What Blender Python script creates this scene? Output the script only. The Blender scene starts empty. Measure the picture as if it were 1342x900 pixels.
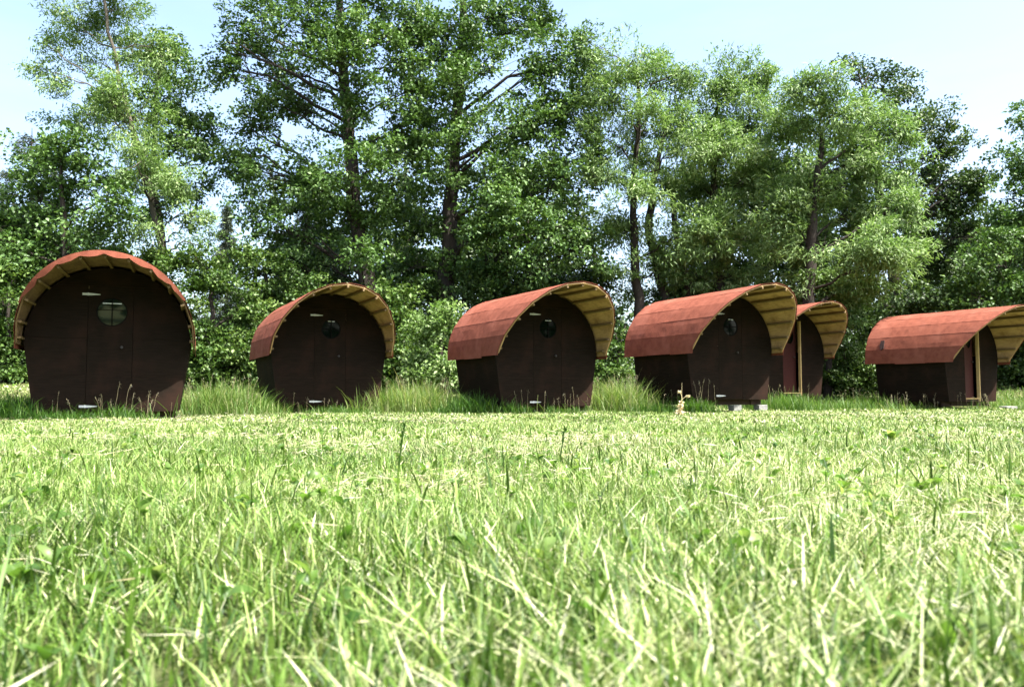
import bpy, math, random
import numpy as np
from mathutils import Vector, noise

random.seed(7)
rng = np.random.default_rng(11)
sc = bpy.context.scene
COL = sc.collection
PI = math.pi

# ------------------------------------------------------------------ camera frame (metres, z = 0 at the cabins' ground)
F_PX, CX, CY, HOR, CAM_Z = 1050.0, 671.0, 450.0, 515.0, 0.38
PITCH = math.atan((HOR - CY) / F_PX)

def at(px, py, Y):
    """world point at depth Y that a direction of the photograph passes through"""
    dx, dz = (px - CX) / F_PX, -(py - CY) / F_PX
    c, s = math.cos(PITCH), math.sin(PITCH)
    vy, vz = c - dz * s, s + dz * c
    k = Y / vy
    return np.array([dx * k, Y, CAM_Z + vz * k])

def ground(x, y):
    x = np.asarray(x, float); y = np.asarray(y, float)
    A = np.interp(x, [-60, -20, -15, -8.5, -3, 3, 10, 14, 18, 60], [1.1, 1.1, 1.0, .66, .45, .3, .28, .42, .7, .8])
    ys = np.interp(x, [-12, -7, -4, 0, 5, 8, 13], [13.5, 15.5, 18.5, 18.8, 20, 22.5, 22.5])
    t = np.clip((y - ys) / (26.5 - ys), 0, 1)
    z = A * t * t * (3 - 2 * t)
    d = np.hypot(x, y)
    z = z - .055 * np.clip((y - 7) / 5, 0, 1)
    z = z + 0.10 * np.exp(-(d / 6.0) ** 2)
    z = z + .018 * np.sin(x * 1.3 + .5 * y) * np.sin(y * .9 + 1.0) + .010 * np.sin(3.1 * x + 1) * np.sin(2.7 * y)
    return z

# ------------------------------------------------------------------ mesh helpers
def raw_mesh(name, V, F, attrs=None, smooth=False):
    """V (N,3); F list of integer arrays, each (M,k); attrs name -> per-vertex floats"""
    me = bpy.data.meshes.new(name)
    V = np.asarray(V, np.float32)
    me.vertices.add(len(V)); me.vertices.foreach_set('co', V.ravel())
    F = [np.asarray(f, np.int32) for f in F if len(f)]
    loops = np.concatenate([f.ravel() for f in F])
    sizes = np.concatenate([np.full(len(f), f.shape[1], np.int32) for f in F])
    starts = np.concatenate([[0], np.cumsum(sizes)[:-1]]).astype(np.int32)
    me.loops.add(len(loops)); me.loops.foreach_set('vertex_index', loops)
    me.polygons.add(len(sizes)); me.polygons.foreach_set('loop_start', starts); me.polygons.foreach_set('loop_total', sizes)
    if smooth:
        me.polygons.foreach_set('use_smooth', np.ones(len(sizes), bool))
    me.update(calc_edges=True)
    for k, a in (attrs or {}).items():
        at_ = me.attributes.new(k, 'FLOAT', 'POINT'); at_.data.foreach_set('value', np.asarray(a, np.float32))
    return me

class MB:
    """collects polygons into ONE mesh"""
    def __init__(s): s.v = []; s.f = []
    def add(s, vs, fs):
        o = len(s.v); s.v += [tuple(map(float, v)) for v in vs]; s.f += [tuple(i + o for i in f) for f in fs]
    def box(s, x0, x1, y0, y1, z0, z1):
        s.add([(x0,y0,z0),(x1,y0,z0),(x1,y1,z0),(x0,y1,z0),(x0,y0,z1),(x1,y0,z1),(x1,y1,z1),(x0,y1,z1)],
              [(0,3,2,1),(4,5,6,7),(0,1,5,4),(1,2,6,5),(2,3,7,6),(3,0,4,7)])
    def prism(s, outline, y0, y1):
        """outline in x,z (counter-clockwise seen from -y), extruded in y"""
        n = len(outline)
        s.add([(x, y0, z) for x, z in outline] + [(x, y1, z) for x, z in outline],
              [tuple(range(n)), tuple(range(2*n-1, n-1, -1))] + [(i, n+i, n+(i+1) % n, (i+1) % n) for i in range(n)])
    def tube(s, pts, rads, n=8, cap=True):
        pts = [Vector(p) for p in pts]; o = len(s.v); vs = []; fs = []
        for i, p in enumerate(pts):
            d = (pts[min(i+1, len(pts)-1)] - pts[max(i-1, 0)]).normalized()
            a = d.orthogonal().normalized() if i == 0 else (a - d * a.dot(d)).normalized()
            b = d.cross(a)
            for k in range(n):
                t = 2*PI*k/n; vs.append(p + (a*math.cos(t) + b*math.sin(t)) * rads[i])
        for i in range(len(pts)-1):
            for k in range(n):
                fs.append((i*n+k, i*n+(k+1) % n, (i+1)*n+(k+1) % n, (i+1)*n+k))
        if cap:
            fs.append(tuple(range(n-1, -1, -1))); fs.append(tuple((len(pts)-1)*n+k for k in range(n)))
        s.add(vs, fs)
    def build(s, name, mat, parent=None, smooth=False, bevel=0):
        me = bpy.data.meshes.new(name); me.from_pydata(s.v, [], s.f); me.update()
        if smooth: me.polygons.foreach_set('use_smooth', [True]*len(me.polygons))
        me.materials.append(mat)
        return link(name, me, parent, bevel)

def link(name, me, parent=None, bevel=0):
    o = bpy.data.objects.new(name, me); COL.objects.link(o)
    if parent is not None: o.parent = parent
    if bevel:
        m = o.modifiers.new('bevel', 'BEVEL'); m.width = bevel; m.segments = 2; m.limit_method = 'ANGLE'
    return o

def tag(o, label=None, cat=None, group=None, kind=None):
    if label: o['label'] = label
    if cat: o['category'] = cat
    if group: o['group'] = group
    if kind: o['kind'] = kind
    return o

def empty(name, loc, rz=0.0):
    o = bpy.data.objects.new(name, None); COL.objects.link(o)
    o.location = loc; o.rotation_euler = (0, 0, rz); o.empty_display_size = .2
    return o

# ------------------------------------------------------------------ materials
def new_mat(name):
    m = bpy.data.materials.new(name); m.use_nodes = True
    nt = m.node_tree; nt.nodes.clear()
    out = nt.nodes.new('ShaderNodeOutputMaterial')
    return m, nt, out

def N(nt, t, **kw):
    n = nt.nodes.new(t)
    for k, v in kw.items():
        if k in n.inputs.keys(): n.inputs[k].default_value = v
        else: setattr(n, k, v)
    return n

def ramp(nt, stops):
    r = nt.nodes.new('ShaderNodeValToRGB'); e = r.color_ramp.elements
    while len(e) < len(stops): e.new(.5)
    for i, (p, c) in enumerate(stops):
        e[i].position = p; e[i].color = (*c, 1)
    return r

def noisy(name, c0, c1, scale=8, stretch=(1,1,1), rough=.7, bump=.2, bscale=60, detail=6, spec=.3, c2=None, scale2=1.2):
    m, nt, out = new_mat(name); L = nt.links.new
    tc = N(nt, 'ShaderNodeTexCoord'); mp = N(nt, 'ShaderNodeMapping'); mp.inputs['Scale'].default_value = stretch
    L(tc.outputs['Object'], mp.inputs[0])
    n1 = N(nt, 'ShaderNodeTexNoise', Scale=scale, Detail=detail, Roughness=.65); L(mp.outputs[0], n1.inputs[0])
    r = ramp(nt, [(.3, c0), (.7, c1)]); L(n1.outputs[0], r.inputs[0]); colr = r.outputs[0]
    if c2:
        n2 = N(nt, 'ShaderNodeTexNoise', Scale=scale2, Detail=5, Roughness=.6); L(tc.outputs['Object'], n2.inputs[0])
        rr = ramp(nt, [(.48, (0,0,0)), (.68, (1,1,1))]); L(n2.outputs[0], rr.inputs[0])
        mx = N(nt, 'ShaderNodeMixRGB'); mx.inputs[2].default_value = (*c2, 1)
        L(rr.outputs[0], mx.inputs[0]); L(colr, mx.inputs[1]); colr = mx.outputs[0]
    b = N(nt, 'ShaderNodeBsdfPrincipled', Roughness=rough); b.inputs['Specular IOR Level'].default_value = spec
    L(colr, b.inputs['Base Color'])
    nb = N(nt, 'ShaderNodeTexNoise', Scale=bscale, Detail=4); L(mp.outputs[0], nb.inputs[0])
    bp = N(nt, 'ShaderNodeBump', Strength=bump, Distance=.01); L(nb.outputs[0], bp.inputs['Height']); L(bp.outputs[0], b.inputs['Normal'])
    L(b.outputs[0], out.inputs[0])
    return m

def leafy(name, stops, trans=.45, rough=.45, spec=.35, tmul=(1.2, 1.25, .7)):
    """leaf or blade: colour by the per-leaf 'tint' attribute, light passing through"""
    m, nt, out = new_mat(name); L = nt.links.new
    a = N(nt, 'ShaderNodeAttribute'); a.attribute_name = 'tint'
    r = ramp(nt, stops); L(a.outputs['Fac'], r.inputs[0])
    b = N(nt, 'ShaderNodeBsdfPrincipled', Roughness=rough); b.inputs['Specular IOR Level'].default_value = spec
    L(r.outputs[0], b.inputs['Base Color'])
    t = N(nt, 'ShaderNodeBsdfTranslucent')
    mu = N(nt, 'ShaderNodeMixRGB', blend_type='MULTIPLY'); mu.inputs[0].default_value = 1; mu.inputs[2].default_value = (*tmul, 1)
    L(r.outputs[0], mu.inputs[1]); L(mu.outputs[0], t.inputs[0])
    mx = N(nt, 'ShaderNodeMixShader'); mx.inputs[0].default_value = trans
    L(b.outputs[0], mx.inputs[1]); L(t.outputs[0], mx.inputs[2]); L(mx.outputs[0], out.inputs[0])
    return m

M = {}
M['wall'] = noisy('brown_stained_plywood', (.0078,.0056,.0038), (.0185,.0128,.0088), scale=3.5, stretch=(1,1,16), spec=.05, rough=.8, bump=.25, bscale=30, c2=(.024,.0130,.0090), scale2=1.6)
M['inner'] = noisy('dark_red_stain', (.034,.006,.0045), (.052,.009,.0065), scale=6, stretch=(1,1,4), rough=.75)
M['felt'] = noisy('red_roofing_felt', (.135,.039,.023), (.215,.068,.041), scale=7, rough=.9, bump=.5, bscale=140, spec=.15, c2=(.245,.086,.056), scale2=1.1)
M['ply'] = noisy('raw_ochre_plywood', (.40,.245,.115), (.64,.42,.21), scale=4, stretch=(9,1,9), rough=.7, bump=.15, c2=(.30,.175,.08), scale2=3)
M['ply_shaded'] = noisy('shade_browned_plywood', (.14,.085,.042), (.24,.155,.08), scale=4, stretch=(9,1,9), rough=.75, bump=.15, c2=(.10,.06,.03), scale2=3)  # browner copy of the raw plywood, deep overhang shade put into its colour
M['timber'] = noisy('raw_pale_timber', (.48,.33,.13), (.62,.46,.22), scale=6, stretch=(8,1,8), rough=.65, bump=.15)
M['batten'] = noisy('weathered_batten', (.12,.078,.035), (.21,.145,.065), scale=6, stretch=(8,1,8), rough=.7)
M['black'] = noisy('black_window_paint', (.004,.0035,.003), (.008,.007,.006), scale=12, rough=.8, spec=.05)
M['darkwood'] = noisy('dark_floor_timber', (.03,.018,.012), (.06,.035,.024), scale=8, rough=.8)
M['metal'] = noisy('galvanised_metal', (.42,.45,.45), (.72,.75,.74), scale=45, rough=.45, bump=.05, spec=.5)
M['iron'] = noisy('dark_iron', (.02,.018,.016), (.04,.035,.03), scale=25, rough=.4, spec=.5)
M['concrete'] = noisy('grey_concrete', (.13,.13,.12), (.27,.27,.25), scale=14, rough=.9, bump=.4)
M['stain'] = noisy('black_tar_stain', (.02,.013,.012), (.05,.025,.02), scale=20, rough=.8)
M['bark'] = noisy('dark_bark', (.014,.011,.008), (.045,.036,.027), scale=10, stretch=(3,3,.7), rough=.9, bump=.8, bscale=22)
M['palebark'] = noisy('pale_bark', (.05,.044,.032), (.12,.105,.078), scale=10, stretch=(3,3,.7), rough=.9, bump=.6, bscale=22)

m, nt, out = new_mat('window_glass'); L = nt.links.new
b = N(nt, 'ShaderNodeBsdfPrincipled', Roughness=.04); b.inputs['Base Color'].default_value = (.002,.005,.003,1)
b.inputs['Specular IOR Level'].default_value = .16
L(b.outputs[0], out.inputs[0]); M['glass'] = m
m, nt, out = new_mat('clean_window_glass'); L = nt.links.new
b = N(nt, 'ShaderNodeBsdfPrincipled', Roughness=.03); b.inputs['Base Color'].default_value = (.006,.012,.008,1)
b.inputs['Specular IOR Level'].default_value = .6; b.inputs['IOR'].default_value = 1.55
L(b.outputs[0], out.inputs[0]); M['glass_clean'] = m

LEAF = {
 'alder':  leafy('alder_leaf',  [(0,(.026,.056,.010)), (.5,(.062,.128,.026)), (1,(.16,.255,.080))], trans=.24, rough=.48, spec=.32),
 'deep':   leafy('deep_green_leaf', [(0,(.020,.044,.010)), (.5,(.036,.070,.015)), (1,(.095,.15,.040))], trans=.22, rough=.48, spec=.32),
 'willow': leafy('willow_leaf', [(0,(.050,.092,.018)), (.5,(.132,.215,.060)), (1,(.29,.375,.165))], trans=.32, rough=.5, spec=.3, tmul=(1.08,1.25,.72)),
 'bush':   leafy('shrub_leaf',  [(0,(.026,.062,.010)), (.5,(.052,.104,.017)), (1,(.15,.22,.060))], trans=.24, rough=.48, spec=.3),
 'needle': leafy('conifer_needle', [(0,(.020,.036,.018)), (1,(.055,.075,.035))], trans=.1, rough=.6),
}
M['grass'] = leafy('meadow_grass', [(0,(.018,.050,.005)), (.35,(.088,.168,.018)), (.6,(.225,.30,.082)), (.8,(.385,.42,.20)), (1,(.50,.50,.35))], trans=.21, rough=.5, spec=.3, tmul=(1.15,1.2,.75))
M['tall'] = leafy('uncut_grass', [(0,(.022,.070,.008)), (.5,(.075,.155,.022)), (.8,(.17,.24,.065)), (1,(.34,.34,.17))], trans=.42, rough=.5, spec=.3)
M['straw'] = leafy('dry_straw', [(0,(.30,.26,.13)), (.6,(.46,.43,.27)), (1,(.62,.60,.46))], trans=.25, rough=.6, spec=.25, tmul=(1,1,.9))
M['weed'] = leafy('broad_weed_leaf', [(0,(.045,.11,.018)), (.6,(.11,.20,.035)), (1,(.24,.31,.11))], trans=.55, rough=.4, spec=.4)
M['pale_plant'] = leafy('withered_cream_leaf', [(0,(.50,.42,.22)), (1,(.74,.66,.44))], trans=.2, rough=.7, spec=.2, tmul=(1,1,.9))

m, nt, out = new_mat('meadow_soil'); L = nt.links.new
tc = N(nt, 'ShaderNodeTexCoord')
n1 = N(nt, 'ShaderNodeTexNoise', Scale=.55, Detail=8, Roughness=.7); L(tc.outputs['Object'], n1.inputs[0])
n2 = N(nt, 'ShaderNodeTexNoise', Scale=16, Detail=6, Roughness=.75); L(tc.outputs['Object'], n2.inputs[0])
r1 = ramp(nt, [(.32,(.045,.06,.018)), (.5,(.085,.10,.035)), (.68,(.18,.17,.08))]); L(n1.outputs[0], r1.inputs[0])
r2 = ramp(nt, [(.3,(.35,.35,.35)), (.7,(1.25,1.25,1.2))]); L(n2.outputs[0], r2.inputs[0])
mu = N(nt, 'ShaderNodeMixRGB', blend_type='MULTIPLY'); mu.inputs[0].default_value = 1
L(r1.outputs[0], mu.inputs[1]); L(r2.outputs[0], mu.inputs[2])
b = N(nt, 'ShaderNodeBsdfPrincipled', Roughness=.95); b.inputs['Specular IOR Level'].default_value = .1
L(mu.outputs[0], b.inputs['Base Color'])
bp = N(nt, 'ShaderNodeBump', Strength=.9, Distance=.03); L(n2.outputs[0], bp.inputs['Height']); L(bp.outputs[0], b.inputs['Normal'])
L(b.outputs[0], out.inputs[0]); M['soil'] = m

# ------------------------------------------------------------------ ground sheet
def axis(lo, hi, fine_lo, fine_hi, step):
    a = list(np.arange(fine_lo, fine_hi + 1e-6, step)); s = step; x = fine_lo
    while x > lo: s *= 1.35; x -= s; a.insert(0, x)
    s = step; x = fine_hi
    while x < hi: s *= 1.35; x += s; a.append(x)
    return np.array(a)
gx, gy = axis(-420, 420, -24, 26, .3), axis(-300, 420, -2, 34, .3)
X, Y = np.meshgrid(gx, gy)
V = np.stack([X.ravel(), Y.ravel(), ground(X, Y).ravel()], 1)
nx, ny = len(gx), len(gy)
I = (np.arange(ny-1)[:, None]*nx + np.arange(nx-1)[None]).ravel()
me = raw_mesh('ground', V, [np.stack([I, I+1, I+nx+1, I+nx], 1)], smooth=True); me.materials.append(M['soil'])
tag(link('ground', me), 'gently rising meadow ground under the mown grass', 'ground', kind='structure')

# ------------------------------------------------------------------ cabins
R, ZC, HB, HE, LEN = 1.35, 1.162, 1.096, 1.262, 2.05
OA, OE, OB = 1.455, .27, .24
RI = R - .045                       # inside of the roof boards
NP = 13                             # purlins
PHI0, PHI1 = math.radians(-3), math.radians(183)
PH = [PHI0 + (PHI1 - PHI0) * i / (NP - 1) for i in range(NP)]
CLEAR = .0

def rim_y(phi, s=1.0): return -(OE + (OA - OE) * max(0, math.sin(phi)) ** s)

def half_w(z):
    if z <= ZC: return HB + (HE - HB) * z / ZC
    return min(HE, math.sqrt(max(0, (RI - .05) ** 2 - (z - ZC) ** 2)))

def plate(mb, z0, z1, xl, xr, y0, y1):
    zs = [z0] + [z for z in np.linspace(0, ZC + RI - .06, 26) if z0 + .01 < z < z1 - .01] + [z1]
    if z0 < ZC < z1: zs = sorted(set(zs + [ZC]))
    mb.prism([(xl(z), z) for z in zs][::-1] + [(xr(z), z) for z in zs], y0, y1)

def make_cabin(i, X, Y, yaw, zb, label, over=1.0, soffit='ply', open_door=False, trim=False, clean=False, strip=True, muntin=True):
    r = random.Random(100 + i)
    def rim_y(phi): return -(OE + (OA*over - OE) * max(0, math.sin(phi)))
    root = empty('barrel_roof_cabin', (X, Y, zb), yaw)
    tag(root, label, 'cabin', 'barrel-roofed camping cabins along the meadow edge')
    DL, DR, DT = -.335, .345, 2.10
    g = .004
    W = lambda z: half_w(z)
    seams = [0, .62, 1.28]
    f = MB()
    for a, b_ in ((0, .60), (.60, 1.22), (1.22, DT)):
        plate(f, a + (g if a else 0), b_, lambda z: -W(z), lambda z: DL - .006, 0, .018)
        plate(f, a + (g if a else 0), b_, lambda z: DR + .006, lambda z: W(z), 0, .018)
    plate(f, DT + .006, ZC + RI - .06, lambda z: -W(z), lambda z: W(z), 0, .018)
    f.build('front_wall', M['wall'], root)
    # inner lining keeps the joints dark
    b2 = MB()
    plate(b2, .01, DT - .001, lambda z: -W(z) + .02, lambda z: DL - .03, .02, .05)
    plate(b2, .01, DT - .001, lambda z: DR + .03, lambda z: W(z) - .02, .02, .05)
    plate(b2, DT + .001, ZC + RI - .08, lambda z: -W(z) + .02, lambda z: W(z) - .02, .02, .05)
    b2.build('wall_lining', M['darkwood'], root)
    bw = MB(); plate(bw, 0, ZC + RI - .06, lambda z: -W(z), lambda z: W(z), LEN - .018, LEN); bw.build('back_wall', M['wall'], root)
    for s in (-1, 1):
        sw = MB()
        o = [(s*HB, 0), (s*HE, ZC), (s*(HE), ZC + .12), (s*(HE-.02), ZC + .12), (s*(HE-.02), ZC), (s*(HB-.02), 0)]
        if s > 0: o = o
        else: o = o[::-1]
        sw.prism(o, .0185, LEN - .019)
        sw.build('side_wall', M['wall'], root)
    fl = MB(); fl.box(-HB+.021, HB-.021, .021, LEN-.02, .005, .07)
    for x in (-.75, .75): fl.box(x-.05, x+.05, .12, LEN-.1, -.12, .004)
    fl.box(-HB+.05, HB-.05, .16, .26, -.119, .003)
    fl.build('floor', M['darkwood'], root)

    # roof boards: ochre strips seen from beneath the overhang
    rb = MB()
    for k in range(NP - 1):
        p0, p1 = PH[k], PH[k+1]
        q = []
        for rr in (RI, RI + .022):
            for p in (p0, p1):
                for yy in (rim_y(p), LEN + OB):
                    q.append((-rr*math.cos(p), yy, ZC + rr*math.sin(p)))
        # q: 0 in p0 front, 1 in p0 back, 2 in p1 front, 3 in p1 back, 4.. outer
        rb.add(q, [(0,1,3,2), (4,6,7,5), (0,2,6,4), (1,5,7,3)] + ([(0,4,5,1)] if k == 0 else []) + ([(2,3,7,6)] if k == NP-2 else []))
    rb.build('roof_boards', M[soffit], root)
    # purlins: each batten a part
    for k in range(NP):
        p = min(max(PH[k], math.radians(1.5)), math.radians(178.5))
        pb = MB(); rr = RI - .003; h, w = .058, .040
        ex = Vector((-math.cos(p), 0, math.sin(p))); et = Vector((math.sin(p), 0, math.cos(p)))
        yf = rim_y(p) + r.uniform(-.012, .05); vs = []
        for yy in (yf, -.004):
            for a, c in ((0, -1), (0, 1), (1, 1), (1, -1)):
                v = ex * (rr - a*h) + et * (c*w/2) + Vector((0, yy, ZC)); vs.append(v)
        pb.add(vs, [(0,1,2,3), (7,6,5,4), (0,4,5,1), (1,5,6,2), (2,6,7,3), (3,7,4,0)])
        pb.build('purlin', M['batten'], root, bevel=.004)
    # roofing felt: overlapping courses with wrinkles, ragged eaves
    fe = MB()
    ncol = 4
    y_back = LEN + OB + .02
    for k in range(NP - 1):
        ph0, ph1 = PH[k], PH[k+1]
        if k == 0: ph0 -= .02
        if k == NP - 2: ph1 += .02
        cuts = [0] + sorted(r.uniform(.14, .9) for _ in range(r.choice((1, 2, 2, 3)))) + [1]
        if k in (0, NP-2): cuts = [0, .30, .64, 1]
        for c in range(len(cuts) - 1):
            lift = r.uniform(.001, .005)
            drop = r.uniform(0, .035) if k in (0, NP - 2) else r.uniform(0, .008)
            nu = max(2, int((cuts[c+1] - cuts[c]) * 22)); nv = 3
            grid = []
            for layer in (0, 1):
                for u in range(nu + 1):
                    for v in range(nv + 1):
                        t = cuts[c] + (cuts[c+1] - cuts[c]) * u / nu - (.004 if u == 0 and c else 0)
                        ph = ph0 + (ph1 - ph0) * v / nv
                        if k == 0 and v == 0: ph -= drop
                        if k == NP-2 and v == nv: ph += drop
                        # flat facet between the two purlins, sagging a little
                        fac = math.cos((ph1 - ph0) / 2) / math.cos(max(min(ph, ph1), ph0) - (ph0 + ph1) / 2)
                        y = rim_y(ph) - .012 + (y_back - rim_y(ph) + .012) * t
                        wob = .009 * noise.noise(Vector((y*2.3, ph*5 + i*7, k*.15))) + .005 * noise.noise(Vector((y*9, ph*14, i*3.)))
                        rr = (RI + .030 + lift + (.006 if layer else 0)) * (1 - (1 - fac) * .45) + wob + (.003 if v == (0 if k < NP/2 else nv) else 0)
                        grid.append((-rr*math.cos(ph), y, ZC + rr*math.sin(ph)))
            n1 = (nu+1)*(nv+1); fs = []
            for u in range(nu):
                for v in range(nv):
                    a = u*(nv+1) + v
                    fs.append((a, a+nv+1, a+nv+2, a+1)); fs.append((n1+a, n1+a+1, n1+a+nv+2, n1+a+nv+1))
            def edge(a, b_): fs.append((a, b_, n1+b_, n1+a))
            for u in range(nu): edge(u*(nv+1), (u+1)*(nv+1)); edge((u+1)*(nv+1)+nv, u*(nv+1)+nv)
            for v in range(nv): edge(v+1, v); edge(nu*(nv+1)+v, nu*(nv+1)+v+1)
            fe.add(grid, fs)
    felt = fe.build('roofing_felt', M['felt'], root)
    if trim:   # felt folded down over the front edge, scalloped between the battens
        tr = MB(); a0, a1 = math.radians(24), math.radians(150); n = 96; vs = []
        for j in range(n + 1):
            p = a0 + (a1 - a0) * j / n
            ph_ = (p - PHI0) / (PHI1 - PHI0) * (NP - 1)
            sc_ = abs(math.sin(ph_ * PI)) ** .7
            fade = min(1, (j / n) * 8, (1 - j / n) * 8)
            dep = (.044 + .052 * sc_ + .01 * noise.noise(Vector((j*.3, 0, 2)))) * (.35 + .65 * fade)
            ri_, ro_ = RI + .046 - dep, RI + .048
            yy = rim_y(p) - .018 - .006 * sc_
            for rr, dy in ((ro_, 0), (ri_, -.012), (ri_, -.006), (ro_, .006)):
                vs.append((-rr*math.cos(p), yy + dy, ZC + rr*math.sin(p)))
        fs = []
        for j in range(n):
            for q in range(4): fs.append((j*4+q, j*4+(q+1) % 4, j*4+4+(q+1) % 4, j*4+4+q))
        tr.add(vs, fs); tr.build('edge_trim', M['felt'], root)

    # door with its round window
    WX, WZ, WR = .02, 1.67, (.24 if clean else .215)
    hinge_ang = math.radians(14) if open_door else 0
    door_o = bpy.data.objects.new('door', None)
    dm = MB(); n = 48
    x0, x1, z0, z1 = DL, DR, .012, DT
    def ray(t):
        c, s = math.cos(t), math.sin(t); k = 1e9
        if c > 1e-9: k = min(k, (x1-WX)/c)
        if c < -1e-9: k = min(k, (x0-WX)/c)
        if s > 1e-9: k = min(k, (z1-WZ)/s)
        if s < -1e-9: k = min(k, (z0-WZ)/s)
        return WX + c*k, WZ + s*k
    ts = sorted([2*PI*k/n for k in range(n)] + [math.atan2(zz-WZ, xx-WX) % (2*PI) for xx in (x0, x1) for zz in (z0, z1)])
    vs = []
    for t in ts:
        ox, oz = ray(t); ix, iz = WX + WR*math.cos(t), WZ + WR*math.sin(t)
        vs += [(ox-DL, 0, oz), (ix-DL, 0, iz), (ix-DL, .03, iz), (ox-DL, .03, oz)]
    m_ = len(ts); fs = []
    for j in range(m_):
        a, c = 4*j, 4*((j+1) % m_)
        for q in range(4): fs.append((a+q, c+q, c+(q+1) % 4, a+(q+1) % 4))
    dm.add(vs, fs)
    door = dm.build('door', M['inner'] if open_door else M['wall'], root)
    door.location = (DL, .001, 0); door.rotation_euler = (0, 0, hinge_ang)
    if open_door:
        door['label'] = 'dark red door standing ajar, pushed into the cabin'
    fr = MB(); ring = []
    for j in range(48):
        t = 2*PI*j/48
        for rr, yy in ((WR-.018, .004), (WR+.001, .004), (WR+.001, .026), (WR-.018, .026)):
            ring.append((WX-DL+rr*math.cos(t), yy, WZ+rr*math.sin(t)))
    fr.add(ring, [(4*j+q, 4*((j+1) % 48)+q, 4*((j+1) % 48)+(q+1) % 4, 4*j+(q+1) % 4) for j in range(48) for q in range(4)])
    fr.build('window_frame', M['black'], door)
    gp = MB(); k_ = 0.055 if clean else 0.0
    disc = [(WX-DL+(WR-.017)*math.cos(2*PI*j/40), WZ+(WR-.017)*math.sin(2*PI*j/40)) for j in range(40)]
    gp.add([(x, .016 - k_*(z-WZ), z) for x, z in disc] + [(x, .020 - k_*(z-WZ), z) for x, z in disc],
           [tuple(range(40)), tuple(range(79, 39, -1))] + [(j, 40+j, 40+(j+1) % 40, (j+1) % 40) for j in range(40)])
    gp.build('window_pane', M['glass_clean'] if clean else M['glass'], door)
    if muntin:
        mu_ = MB(); cxm = WX-DL
        mu_.box(cxm-.007, cxm+.007, -.010, -.002, WZ-WR+.019, WZ+WR-.019)
        if not clean: mu_.box(cxm-WR+.019, cxm-.0075, -.010, -.002, WZ-.007, WZ+.007); mu_.box(cxm+.0075, cxm+WR-.019, -.010, -.002, WZ-.007, WZ+.007)
        else: mu_.box(cxm-WR+.025, cxm-.0075, -.010, -.002, WZ+.03, WZ+.04); mu_.box(cxm+.0075, cxm+WR-.025, -.010, -.002, WZ+.03, WZ+.04)
        mu_.build('window_bars', M['black'], door)
    if strip:
        sb = MB(); zz = WZ + (.145 if clean else .165); hw = math.sqrt((WR-.02)**2 - (zz+.012-WZ)**2) - .01
        cxm = WX-DL
        sb.box(cxm-hw, cxm-.009, -.011, -.003, zz-.008, zz+.009); sb.box(cxm+.009, cxm+hw, -.011, -.003, zz-.008, zz+.009)
        sb.build('window_reflection', M['metal'], door)  # added pale strip imitating a bright reflection in the pane
    kb = MB(); kx = DR-DL-.16
    kb.tube([(kx, .0, 1.08), (kx, -.03, 1.08), (kx, -.045, 1.08), (kx, -.06, 1.08)], [.012, .012, .026, .018], 12)
    kb.build('door_knob', M['iron'], door)
    for hz in (1.96, .09):
        if open_door: break
        hb = MB()
        hb.prism([(-.095, hz-.018), (-.012, hz-.018), (-.012, hz+.018), (-.095, hz+.018)], -.008, -.002)
        hb.prism([(-.008, hz-.020), (.06, hz-.016), (.17, hz-.005), (.175, hz), (.17, hz+.005), (.06, hz+.016), (-.008, hz+.020)], -.008, -.002)
        hb.tube([(-.01, -.010, hz-.026), (-.01, -.010, hz+.026)], [.007, .007], 8)
        hb.build('hinge', M['metal'], door)
    if open_door:
        j = MB(); j.box(DR-.030, DR+.004, -.012, .07, .012, DT-.004)
        j.build('door_jamb', M['timber'], root)
        t = MB(); t.box(DL+.002, DR-.033, -.010, .08, .071, .095); t.build('threshold', M['timber'], root)
        ri_ = MB()
        plate(ri_, .10, ZC+RI-.12, lambda z: -W(z)+.05, lambda z: W(z)-.05, LEN-.06, LEN-.04); ri_.build('inner_lining', M['inner'], root)
    return root

CABINS = [
 (-6.76, 13.44, 21.6, .07, dict(trim=True, clean=True, over=.84, soffit='ply_shaded')),
 (-3.98, 17.49, 26.6, .11, dict()),
 (.76, 17.19, 27.7, .10, dict()),
 (5.01, 18.36, 26.4, .23, dict()),
 (7.80, 22.31, 27.0, .30, dict(open_door=True, strip=False)),
 (12.50, 21.77, 30.1, .15, dict(open_door=True, strip=False)),
]
LABELS = [
 'nearest dark brown barrel-roofed cabin seen head-on, red felt folded over its roof edge',
 'dark brown cabin standing alone left of the middle, mostly face-on with a black round window',
 'barrel-roofed cabin in the middle with red roof flank and pale ochre overhang, door closed',
 'red-roofed cabin on visible grey blocks, overlapping the smaller cabin behind it',
 'half-hidden cabin behind another, its dark red door ajar by a pale jamb',
 'rightmost long red-roofed cabin, its dark red door ajar beside a pale timber post',
]
cab = []
for i, (x, y, a, zb, kw) in enumerate(CABINS):
    cab.append(make_cabin(i, x, y, math.radians(a), zb, LABELS[i], **kw))

# black patch on the last roof, and a torn seam
st = MB(); p0, p1 = math.radians(14), math.radians(24)
rr = RI + .062
st.add([(-rr*math.cos(p)+0, y, ZC + rr*math.sin(p)) for y, p in ((1.72,p0),(1.74,p1),(1.84,p1),(1.86,.30),(1.80,.20))] +
       [(-(rr-.02)*math.cos(p), y, ZC + (rr-.02)*math.sin(p)) for y, p in ((1.72,p0),(1.74,p1),(1.84,p1),(1.86,.30),(1.80,.20))],
       [(0,1,2,3,4), (9,8,7,6,5)] + [(j, 5+j, 5+(j+1) % 5, (j+1) % 5) for j in range(5)])
st.build('felt_patch', M['stain'], cab[5])

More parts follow.
